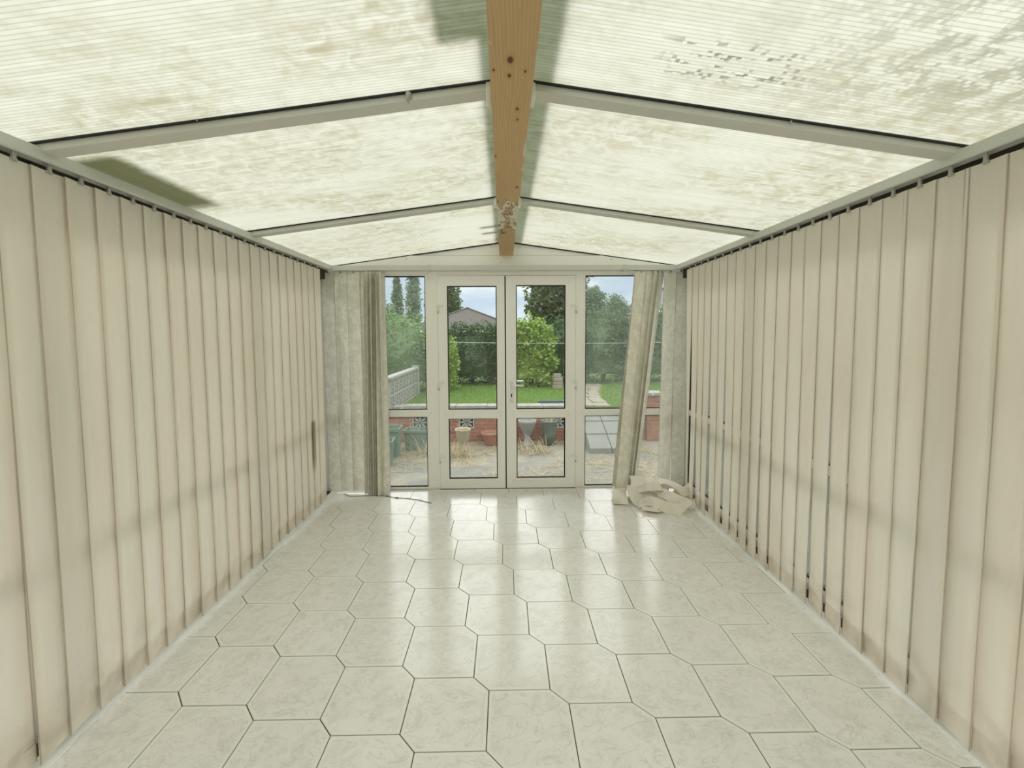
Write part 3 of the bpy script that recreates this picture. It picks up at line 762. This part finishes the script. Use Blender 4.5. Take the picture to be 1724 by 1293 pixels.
# path of pale stone
mb = MB()
for i in range(9):
    t = i/9; y = 8.14 + 3.6*t; x = 1.80 + .72*t*t + .1*t; wv = .62 - .12*t
    for j in range(2):
        xa = x - wv/2 + j*wv/2; r = rnd.uniform(-.03, .03)
        mb.prism([(xa+.01+r, y+.01), (xa+wv/2-.012+r, y+.015+r), (xa+wv/2-.01, y+.385), (xa+.012, y+.375+r)], 'z', .095, .118+abs(r)*.4)
struct(mb.build('path', MT['path']))
# steps through the wall
st = tag(empty('garden_ramp', (1.83, 7.5, -.5)), 'ramp of grey stone slabs rising from the patio through the gap in the brick wall', 'ramp')
for i in range(3):
    y0, y1 = 6.98 + i*.375, 6.98 + (i+1)*.375 - .012
    def zr(y): return .09 + .47*(y-6.98)/1.125
    for j in range(2):
        xa = -.375 + j*.376
        mb = MB(); mb.prism([(y0-7.5, 0), (y1-7.5, 0), (y1-7.5, zr(y1)), (y0-7.5, zr(y0)+.012*(i > 0))], 'x', xa, xa+.366); mb.build('slab', MT['slate'], st, bevel=.008)

# lawn blades
def blades(name, n, area, h, mat, parent=None, lie=.3, w=.006, seed=1, lo=None):
    rr = random.Random(seed); mb = MB()
    for _ in range(n):
        x, y, z = area(rr); a = rr.uniform(0, 2*PI); l = h*rr.uniform(.5, 1.3)
        t = rr.uniform(lie*.4 if lo is None else lo, lie*1.4); dx, dy = math.cos(a), math.sin(a)
        hx = l*min(1, t); hz = l*math.sqrt(max(.02, 1-min(1, t)**2)); px, py = -dy*w, dx*w
        mb.add([(x-px, y-py, z), (x+px, y+py, z), (x+dx*hx*.4+px*.8, y+dy*hx*.4+py*.8, z+hz*.62), (x+dx*hx*.4-px*.8, y+dy*hx*.4-py*.8, z+hz*.62), (x+dx*hx, y+dy*hx, z+hz)], [(0, 1, 2, 3), (3, 2, 4)])
    return mb.build(name, mat, parent, fix=False)
def lawn_area(r):
    while 1:
        y = 8.15 + 4.2*r.random()**1.3; x = r.uniform(-2.0, 7.)
        t = (y-8.14)/3.6
        if t > 1.03 or abs(x - (1.80+.72*t*t+.1*t)) > .31: return x, y, .10
tag(blades('lawn_grass', 34000, lawn_area, .045, MT['lawn'], lie=.6, w=.0045, seed=3), 'short green lawn beyond the low brick wall', 'grass', kind='stuff')

# ------------------------------------------------------------------ garden wall
def screen_block(mb, cx, y0, y1, cz, hw, hh, m=0):
    fw = .022
    mb.box(cx-hw, cx+hw, y0, y1, cz+hh-fw, cz+hh, m); mb.box(cx-hw, cx+hw, y0, y1, cz-hh, cz-hh+fw, m)
    mb.box(cx-hw, cx-hw+fw, y0, y1, cz-hh+fw, cz+hh-fw, m); mb.box(cx+hw-fw, cx+hw, y0, y1, cz-hh+fw, cz+hh-fw, m)
    for q in range(8):
        a = q*PI/4; L = (hw if q % 2 == 0 else hw*1.25)*.93; c, s = math.cos(a), math.sin(a); k_ = hh/hw
        pts = [(0.012, 0), (L*.5, .020), (L, .004), (L, -.004), (L*.5, -.020)]
        mb.prism([(cx + u*c - v*s, cz + (u*s + v*c)*k_) for u, v in pts], 'y', y0+.008, y1-.008, m)
gw = tag(empty('garden_wall', (0, 7.95, -.5)), 'low red brick garden wall with stone coping and pierced white blocks behind the pots', 'wall', kind='thing')
def gpart(mb, name, mat, **k_):
    o = mb.build(name, mat, gw, **k_); o.matrix_parent_inverse = Matrix.Translation((0, -7.95, .5)); return o
BX = (-1.585, -.71, 1.02); HW, HH, CZ = .145, .125, -.125
mb = MB(); xs = [-2.9] + [v for b in BX for v in (b-HW, b+HW)] + [1.44]
for i in range(0, len(xs), 2): mb.box(xs[i], xs[i+1], 7.86, 8.08, -.5, .13)
for b in BX:
    mb.box(b-HW, b+HW, 7.86, 8.08, -.5, CZ-HH); mb.box(b-HW, b+HW, 7.86, 8.08, CZ+HH, .13)
    mb.box(b-HW, b+HW, 8.00, 8.08, CZ-HH, CZ+HH, 1)
gpart(mb, 'brickwork', [MT['brick'], MT['soil']])
for b in BX:
    mb = MB(); screen_block(mb, b, 7.85, 7.94, CZ, HW-.002, HH-.002); gpart(mb, 'screen_block', MT['block_white'])
x = -2.95
while x < 1.44:
    l = rnd.uniform(.42, .62); x1 = min(1.47, x+l)
    mb = MB(); mb.box(x, x1-.006, 7.82+rnd.uniform(-.008, .008), 8.11, .131, .19+rnd.uniform(-.006, .01)); gpart(mb, 'coping_stone', MT['coping'], bevel=.008); x = x1
    if x1 > 1.4: break
# right hand wall and pier
pw = tag(empty('brick_pier_wall', (3., 7.95, -.5)), 'taller red brick wall and pier with pale coping right of the steps', 'wall', kind='thing')
mb = MB(); mb.box(2.70-3, 2.98-3, -.16, .14, 0, .86); mb.build('pier', MT['brick'], pw)
mb = MB(); mb.box(2.67-3, 3.01-3, -.19, .17, .861, .92); mb.build('pier_cap', MT['coping'], pw, bevel=.008)
mb = MB(); mb.box(2.99-3, 9-3, -.10, .12, 0, .84); mb.box(2.21-3, 2.69-3, -.09, .13, 0, .60); mb.build('brickwork', MT['brick'], pw)
mb = MB(); mb.box(3.015-3, 9-3, -.13, .15, .841, .90); mb.build('coping_stone', MT['coping'], pw, bevel=.008)

# pierced block screen along the left boundary
sw = tag(empty('screen_block_wall', (-2.12, 8.8, .1)), 'pale pierced concrete block screen wall running up the left of the lawn', 'wall', kind='thing')
mb = MB()
nb = 8
for r_ in range(2):
    for i in range(nb):
        y0 = -.66 + i*.30 - .54; 
        t = MB(); screen_block(t, 0, -.05, .05, 0, .149, .149)
        mb.add([(q[1], y0 + q[0] + .15, q[2] + .155 + r_*.30) for q in t.v], t.f)
mb.build('screen_blocks', MT['block_white'], sw, fix=True)
mb = MB(); mb.box(-.075, .075, 1.21, 1.36, -.1, .70); mb.build('end_post', MT['concrete'], sw, bevel=.01)
mb = MB(); mb.box(-.08, .08, -1.25, 1.37, .61, .665); mb.build('coping_stone', MT['concrete'], sw, bevel=.012)

# ------------------------------------------------------------------ pots and troughs
def stems(n, rx, ry, h, seed, parent, name='dead_stems'):
    def ar(r): return r.uniform(-rx, rx), r.uniform(-ry, ry), 0
    return blades(name, n, ar, h, MT['straw'], parent, .75, .0028, seed)
def trough(x, y, z, L, Wd, H, mat, label, rz=0, ns=26, seed=1, group=None):
    t = tag(empty('trough_planter', (x, y, z), rz), label, 'planter', group)
    def rect(l, w, zz): return [(-l/2, -w/2, zz), (l/2, -w/2, zz), (l/2, w/2, zz), (-l/2, w/2, zz)]
    mb = MB(); mb.rings([rect(L*.86, Wd*.78, 0), rect(L*.96, Wd*.95, H*.88), rect(L*.96, Wd*.95, H*.88), rect(L, Wd+.02, H*.88), rect(L, Wd+.02, H), rect(L-.04, Wd-.02, H), rect(L-.05, Wd-.03, H*.7)])
    mb.build('body', mat, t, bevel=.004)
    mb = MB(); mb.box(-L/2+.03, L/2-.03, -Wd/2+.02, Wd/2-.02, H*.7, H*.76); mb.build('soil', MT['soil'], t)
    if ns:
        s = stems(ns, L*.4, Wd*.3, .22, seed, t); s.location.z = H*.75
    return t
trough(-1.53, 7.36, -.5, .44, .30, .37, MT['plastic_green'], 'green plastic trough in front of the leftmost pierced block of the brick wall', ns=30, seed=11)
trough(-2.02, 6.42, -.5, .62, .30, .41, MT['plastic_green'], 'green plastic trough nearest the house at the left end of the patio', .12, 16, 12)
trough(-2.03, 6.93, -.5, .62, .30, .50, MT['plastic_green'], 'green plastic trough behind the nearest trough at the left end of the patio', .05, 20, 13)
trough(.92, 8.20, .10, .52, .14, .13, MT['plastic_teal'], 'narrow teal trough lying on the lawn just behind the coping', 0, 0, 14)
def pot(x, y, z, prof, mat, label, soilz, sr, ns=18, seed=1, h=.2, nm='garden_pot'):
    t = tag(empty(nm, (x, y, z)), label, 'plant pot')
    mb = MB(); mb.lathe(prof); mb.build('body', mat, t, fix=True)
    mb = MB(); mb.lathe([(.001, soilz-.02), (sr, soilz-.02), (sr, soilz), (.001, soilz+.012)]); mb.build('soil', MT['soil'], t)
    if ns: s = stems(ns, sr*.6, sr*.6, h, seed, t); s.location.z = soilz
    return t
pot(-.72, 7.22, -.5, [(.001, 0), (.085, 0), (.09, .04), (.06, .08), (.07, .14), (.105, .22), (.118, .31), (.13, .36), (.14, .38), (.135, .395), (.118, .39), (.105, .35), (.10, .31), (.001, .30)], MT['stone_pot'],
    'sand coloured urn shaped pot with a ringed rim tangled in dry weeds', .335, .10, 24, 21, .22)
pot(-.26, 7.64, -.5, [(.001, 0), (.105, 0), (.11, .02), (.135, .13), (.15, .18), (.162, .20), (.164, .235), (.15, .238), (.145, .215), (.135, .18), (.001, .17)], MT['terracotta'],
    'terracotta pot of dry soil against the red bricks left of the meeting doors', .20, .135, 6, 22, .12)
pot(.42, 7.56, -.5, [(.001, 0), (.10, 0), (.10, .03), (.055, .07), (.055, .20), (.09, .26), (.125, .33), (.148, .40), (.165, .43), (.168, .47), (.155, .475), (.145, .44), (.12, .38), (.001, .35)], MT['grey_pot'],
    'pale grey pedestal bowl seen through the lower right door pane', .40, .12, 14, 23, .14)
pot(.82, 7.58, -.5, [(.001, 0), (.09, 0), (.12, .22), (.15, .42), (.16, .44), (.158, .46), (.145, .46), (.14, .42), (.13, .38), (.001, .37)], MT['dark_pot'],
    'dark green tapering pot beside the rightmost pierced block', .41, .12, 26, 24, .24)

# dry weeds strewn over the patio
def straw_area(r):
    while 1:
        x, y = r.uniform(-2.3, 2.6), 5.5 + 2.3*r.random()**.75
        d = math.sin(x*3.1+1)*math.cos(y*4.3) + math.sin(x*1.3-y*2.2)
        if r.random() < .35 + .35*d: return x, y, -.498
o = blades('dry_weeds', 4200, straw_area, .17, MT['straw'], None, .99, .0035, 31, .965)
tag(o, 'pale dry weeds and straw scattered over the patio', 'dry weeds', kind='stuff')
def weed_clump(x, y, n, h, seed, label):
    t = blades('weed_clump', int(n*.8), lambda r: (x+r.gauss(0, .13), y+r.gauss(0, .09), -.499), h*1.05, MT['straw'], None, .9, .0036, seed, .62)
    tag(t, label, 'dry weeds', kind='thing')
weed_clump(-1.28, 7.05, 160, .40, 41, 'arching clump of dry weeds between the green troughs and the urn')
weed_clump(-.78, 6.95, 170, .36, 42, 'dry weed clump at the foot of the sand coloured urn')
weed_clump(.55, 7.05, 150, .34, 43, 'dry weed clump below the pale grey pedestal bowl')

# ------------------------------------------------------------------ shrubs and trees
def blob(mb, c, rx, ry, rz, seed, f=.72, full=False):
    rr = random.Random(seed); n, mm = 14, 9; loops = []
    for k in range(1, mm):
        th = PI*k/mm; sn = 1. if full and th < PI*.55 else math.sin(th)
        loops.append([(c[0]+rx*f*sn*math.cos(2*PI*i/n)*rr.uniform(.9, 1.1), c[1]+ry*f*sn*math.sin(2*PI*i/n)*rr.uniform(.9, 1.1), c[2]-rz*f*math.cos(th)) for i in range(n)])
    mb.rings(loops)
def leaves(mb, c, rx, ry, rz, n, size, seed, lump=.18, inner=.72, full=False):
    rr = random.Random(seed)
    ph = [(rr.uniform(2, 5), rr.uniform(0, 6), rr.uniform(2, 5), rr.uniform(0, 6)) for _ in range(3)]
    for _ in range(n):
        u = rr.uniform(-1, 1); a = rr.uniform(0, 2*PI); s = math.sqrt(1-u*u)
        if full and u < .3: s = .97
        d = 1 + lump*sum(math.sin(p[0]*a+p[1])*math.cos(p[2]*u*2+p[3]) for p in ph)/1.7
        r = d*(inner + (1.04-inner)*rr.random()**.6)
        p = Vector((c[0]+rx*r*s*math.cos(a), c[1]+ry*r*s*math.sin(a), c[2]+rz*(r*u if not full or u > 0 else u)))
        v1 = Vector((rr.gauss(0, 1), rr.gauss(0, 1), rr.gauss(0, .6))).normalized()
        v2 = v1.orthogonal().normalized(); v2.rotate(Matrix.Rotation(rr.uniform(0, 6.3), 3, v1))
        l = size*rr.uniform(.6, 1.3); w = l*.32
        b = v1.cross(v2)*l*.1
        mb.add([p, p+v1*l*.5+v2*w+b, p+v1*l, p+v1*l*.5-v2*w+b], [(0, 1, 2, 3)])
def shrub(name, x, y, zb, rx, ry, h, n, size, mat, label, seed, cat='shrub', lumps=3):
    t = tag(empty(name, (x, y, zb)), label, cat)
    rr = random.Random(seed); mb = MB()
    blob(mb, (0, 0, h*.5), rx, ry, h*.5, seed, .80, True)
    leaves(mb, (0, 0, h*.5), rx, ry, h*.5, n//2, size, seed, full=True)
    for q in range(lumps):
        a = rr.uniform(0, 6.3); cc = (rx*.45*math.cos(a), ry*.4*math.sin(a)-.1, h*rr.uniform(.45, .72))
        leaves(mb, cc, rx*.62, ry*.7, h*.36, n//(2*lumps), size, seed+q+1)
    mb.build('foliage', MT[mat], t, fix=False)
    mb = MB()
    for q in range(4): mb.tube([(rr.uniform(-.05, .05), rr.uniform(-.05, .05), -.05), (rr.uniform(-.2, .2)*rx, rr.uniform(-.2, .2)*ry, h*.25), (rr.uniform(-.4, .4)*rx, rr.uniform(-.4, .4)*ry, h*.5)], [.03, .02, .008], 6)
    mb.build('stem', MT['bark'], t)
    return t
shrub('shrub', -2.75, 11.0, .1, .95, .9, 2.05, 5200, .085, 'leaf_mid', 'tall pale green shrub behind the pierced screen wall', 61)
shrub('shrub', -1.62, 10.9, .1, .42, .5, 1.55, 2200, .085, 'leaf_light', 'narrow yellow green shrub beyond the end post of the screen wall', 62)
shrub('shrub', -4.2, 11.4, .1, .9, .9, 2.3, 2600, .09, 'leaf_mid', 'pale shrub furthest left behind the screen wall', 63)
shrub('hedge', -.95, 12.5, .1, .85, .7, 1.70, 7000, .08, 'leaf_dark', 'dark green hedge bush under the left half of the neighbouring tiled roof', 64, 'hedge')
shrub('hedge', .02, 12.6, .1, .75, .7, 1.78, 5500, .08, 'leaf_dark', 'dark green hedge bush directly behind the meeting stiles of the doors', 60, 'hedge')
shrub('shrub', .78, 11.75, .1, .66, .6, 1.90, 5200, .11, 'leaf_light', 'bright yellow green bush on the lawn behind the right door leaf', 65)
shrub('hedge', 1.85, 12.7, .1, .72, .7, 1.85, 5000, .085, 'leaf_dark', 'dark green hedge bush under the tree right of the bright bush', 66, 'hedge')
shrub('hedge', 3.05, 12.8, .1, .85, .8, 2.16, 7000, .08, 'leaf_hedge', 'broad mid green hedge bush beyond the stone path', 67, 'hedge')
shrub('hedge', 4.5, 12.9, .1, .95, .8, 2.12, 5600, .085, 'leaf_hedge', 'hedge bush behind the slanting bundle of blind slats', 68, 'hedge')
shrub('hedge', 6.2, 13.0, .1, 1.0, .8, 2.0, 3000, .1, 'leaf_hedge', 'hedge bush furthest right beyond the brick pier', 69, 'hedge')

def tree(name, x, y, zb, h, trunk_h, crowns, n, size, mat, label, seed, tr=.12, cat='tree', group=None):
    t = tag(empty(name, (x, y, zb)), label, cat, group)
    rr = random.Random(seed); mb = MB()
    mb.tube([(0, 0, -.2), (rr.uniform(-.04, .04)*h*.2, 0, trunk_h*.5), (0, 0, trunk_h), (0, 0, h*.8)], [tr, tr*.85, tr*.7, tr*.2], 10)
    for q in range(4):
        a = rr.uniform(0, 6.3); c = crowns[q % len(crowns)]
        mb.tube([(0, 0, trunk_h*.85), (c[0]*.4+math.cos(a)*c[3]*.2, c[1]*.4+math.sin(a)*c[3]*.2, trunk_h*.4+c[2]*.6), (c[0]+math.cos(a)*c[3]*.5, c[1]+math.sin(a)*c[3]*.5, c[2])], [tr*.45, tr*.3, tr*.08], 6)
    mb.build('trunk', MT['bark'], t)
    mb = MB(); tot = sum(c[3]*c[4] for c in crowns)
    for i, (cx, cy, cz, r, rz) in enumerate(crowns):
        leaves(mb, (cx, cy, cz), r, r, rz, int(n*r*rz/tot), size, seed+i, .22, .3)
    mb.build('foliage', MT[mat], t, fix=False)
    return t
tree('broadleaf_tree', 2.0, 15.4, .1, 6.0, 1.9, [(-.3, 0, 3.4, .85, 1.3), (.15, 0, 3.4, .85, 1.4), (-.05, .2, 4.8, .8, 1.1), (-.5, -.3, 2.5, .7, .7), (.3, -.2, 2.2, .7, .7)], 15000, .16, 'leaf_tree', 'olive green broadleaf tree rising above the bright bush behind the right door', 71, .13)
for i, (x, wd, h, py, lab) in enumerate(((-15.0, .82, 10.2, 60, 'slimmer tall poplar seen through the left side window'), (-13.7, 1.23, 13.0, 64.5, 'broader tall poplar beside the slimmer one'), (-11.7, 1.05, 12.6, 69, 'tall poplar mostly hidden behind the left door frame'))):
    cr = [(0, 0, h*f, wd*g_, h*.14) for f, g_ in ((.22, .8), (.36, 1.), (.52, .98), (.68, .86), (.82, .62), (.93, .36))]
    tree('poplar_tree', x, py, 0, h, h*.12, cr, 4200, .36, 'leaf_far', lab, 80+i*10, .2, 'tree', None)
tree('broadleaf_tree', -6.6, 52, 0, 8.4, 3.0, [(0, 0, 4.4, 1.25, 1.8), (.1, 0, 6.2, 1.25, 1.7), (-.3, 0, 7.4, .9, 1.1), (.5, 0, 5.2, .8, 1.)], 3400, .34, 'leaf_tree', 'leafy tree at the left end of the grey tiled roof', 120, .2)
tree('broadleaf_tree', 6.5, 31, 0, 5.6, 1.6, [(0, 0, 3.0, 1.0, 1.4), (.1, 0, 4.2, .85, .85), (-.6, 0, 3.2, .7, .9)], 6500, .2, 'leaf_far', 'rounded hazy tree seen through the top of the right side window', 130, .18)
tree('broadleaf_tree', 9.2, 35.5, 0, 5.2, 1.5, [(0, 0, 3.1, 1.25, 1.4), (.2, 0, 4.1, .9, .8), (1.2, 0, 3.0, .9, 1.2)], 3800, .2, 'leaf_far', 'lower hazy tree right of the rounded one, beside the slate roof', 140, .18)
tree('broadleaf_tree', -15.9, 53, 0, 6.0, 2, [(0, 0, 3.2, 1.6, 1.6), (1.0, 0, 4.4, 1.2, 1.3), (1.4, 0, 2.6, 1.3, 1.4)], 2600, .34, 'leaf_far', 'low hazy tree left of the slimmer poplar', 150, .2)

# ------------------------------------------------------------------ washing line, stones, houses
L = []
for i in range(17):
    t = i/16; L.append((-1.45+7.4*t, 9.3-.9*t, 1.375 - .26*t*(1-t) + .05*t))
mb = MB(); mb.tube(L, .0042, 6); tag(mb.build('washing_line', MT['line']), 'thin pale washing line strung across the lawn in front of the bushes', 'washing line')
for i, (z, r, lab) in enumerate(((.10, .17, 'bottom stone of the small stack at the right edge of the lawn'), (.20, .15, 'second stone of the small stack at the right edge of the lawn'), (.30, .14, 'third stone of the small stack at the right edge of the lawn'), (.40, .12, 'top stone of the small stack at the right edge of the lawn'))):
    rr = random.Random(200+i); mb = MB(); P_ = [(math.cos(a*PI/4)*r*rr.uniform(.8, 1.15), math.sin(a*PI/4)*r*.8*rr.uniform(.8, 1.15)) for a in range(8)]
    mb.prism(P_, 'z', z, z+.098); o = mb.build('garden_stone', MT['path'], bevel=.015); o.location = (1.42+rr.uniform(-.03, .03), 11.0, 0)
    tag(o, lab, 'stone')

def house(name, x, y, zb, ze, hw, hd, rise, wall, roof, label, ridge=0):
    t = tag(empty(name, (x, y, zb)), label, 'house')
    mb = MB(); mb.box(-hw*.93, hw*.93, -hd*.93, hd*.93, 0, ze-zb); mb.build('wall', MT[wall], t)
    e = ze-zb; mb = MB()
    mb.add([(-hw, -hd, e), (hw, -hd, e), (hw, hd, e), (-hw, hd, e), (-ridge, 0, e+rise), (ridge+.01, 0, e+rise)], [(0, 1, 5, 4), (1, 2, 5), (2, 3, 4, 5), (3, 0, 4), (0, 3, 2, 1)])
    rf = mb.build('roof', MT[roof], t)
    mb = MB()
    for sx in (-1, 1):
        mb.tube([(sx*hw, -hd, e+.02), (sx*ridge, 0, e+rise+.03)], .09, 6); mb.tube([(sx*hw, hd, e+.02), (sx*ridge, 0, e+rise+.03)], .09, 6)
    mb.tube([(-ridge-.1, 0, e+rise+.03), (ridge+.1, 0, e+rise+.03)], .1, 6); mb.build('ridge_tiles', MT[roof], rf)
    mb = MB(); mb.tube([(-hw, -hd-.06, e-.04), (hw, -hd-.06, e-.04)], .07, 8); mb.build('gutter', MT['upvc'], t)
house('bungalow', -3.75, 44, -.6, 1.95, 5.9, 5.0, 2.42, 'house_wall', 'rooftile', 'bungalow with grey hipped tile roof behind the hedge')
house('garage', 10.6, 27, -.4, 2.9, 2.0, 2.5, 1.55, 'house_wall', 'slate_roof', 'building with blue grey slate roof glimpsed between the right end slats', .5)

# ------------------------------------------------------------------ sky
w = bpy.data.worlds.new('World'); sc.world = w; w.use_nodes = True
nt = w.node_tree; nt.nodes.clear()
class WM(Mat):
    def __init__(s): s.nt = nt; s.out = nt.nodes.new('ShaderNodeOutputWorld')
m = WM(); gcoord = m.n('TexCoord').outputs['Generated']; x, y, z = m.xyz(gcoord)
up = m.mr(z, .0, .9, 0, 1, False)
hz = m.n('MapRange', {'clamp': True}, i0=z, i1=-.02, i2=.25, i3=0., i4=1.).outputs[0]
cl = m.noise(m.scale(gcoord, 3.2, 3.2, 11), 1, 6, .55, .3)
cl = m.mr(cl, .40, .62)
blue = (.38, .455, .55); white = (.58, .61, .64)
low = m.mix(cl, blue, white)
mid = m.mix(m.mr(z, .14, .36), low, (2.75, 2.72, 2.70))
high = m.mix(m.mr(z, .45, .95), mid, (2.1, 2.1, 2.08))
s_ = m.n('Background', Color=high, Strength=1.0).outputs[0]
nt.links.new(s_, m.out.inputs[0])

# ------------------------------------------------------------------ camera
f, pit, yaw, rol = 706.54, .0591705, .0194568, .0050393
cy, sy, cp, sp = math.cos(yaw), math.sin(yaw), math.cos(pit), math.sin(pit)
fw = Vector((sy*cp, cy*cp, -sp)); xr = Vector((cy, -sy, 0)); dn = fw.cross(xr)
xx = xr*math.cos(rol) + dn*math.sin(rol); dd = dn*math.cos(rol) - xr*math.sin(rol)
cam = bpy.data.objects.new('Camera', bpy.data.cameras.new('Camera')); COL.objects.link(cam)
M4 = Matrix((( xx.x, -dd.x, -fw.x, 0), (xx.y, -dd.y, -fw.y, 0), (xx.z, -dd.z, -fw.z, 1.5023), (0, 0, 0, 1)))
cam.matrix_world = M4
cam.data.sensor_fit = 'HORIZONTAL'; cam.data.sensor_width = 36; cam.data.lens = 36*f/1724
cam.data.shift_y = -(646.5-607.04)/1724; cam.data.clip_start = .02; cam.data.clip_end = 400
sc.camera = cam

# ------------------------------------------------------------------ view
sc.view_settings.view_transform = 'Standard'; sc.view_settings.look = 'None'
sc.view_settings.gamma = 1; sc.view_settings.use_curve_mapping = False
sc.view_settings.exposure = 0.78
cy_ = sc.cycles
cy_.max_bounces = 14; cy_.diffuse_bounces = 8; cy_.glossy_bounces = 4; cy_.transmission_bounces = 8; cy_.transparent_max_bounces = 24
cy_.caustics_reflective = False; cy_.caustics_refractive = False
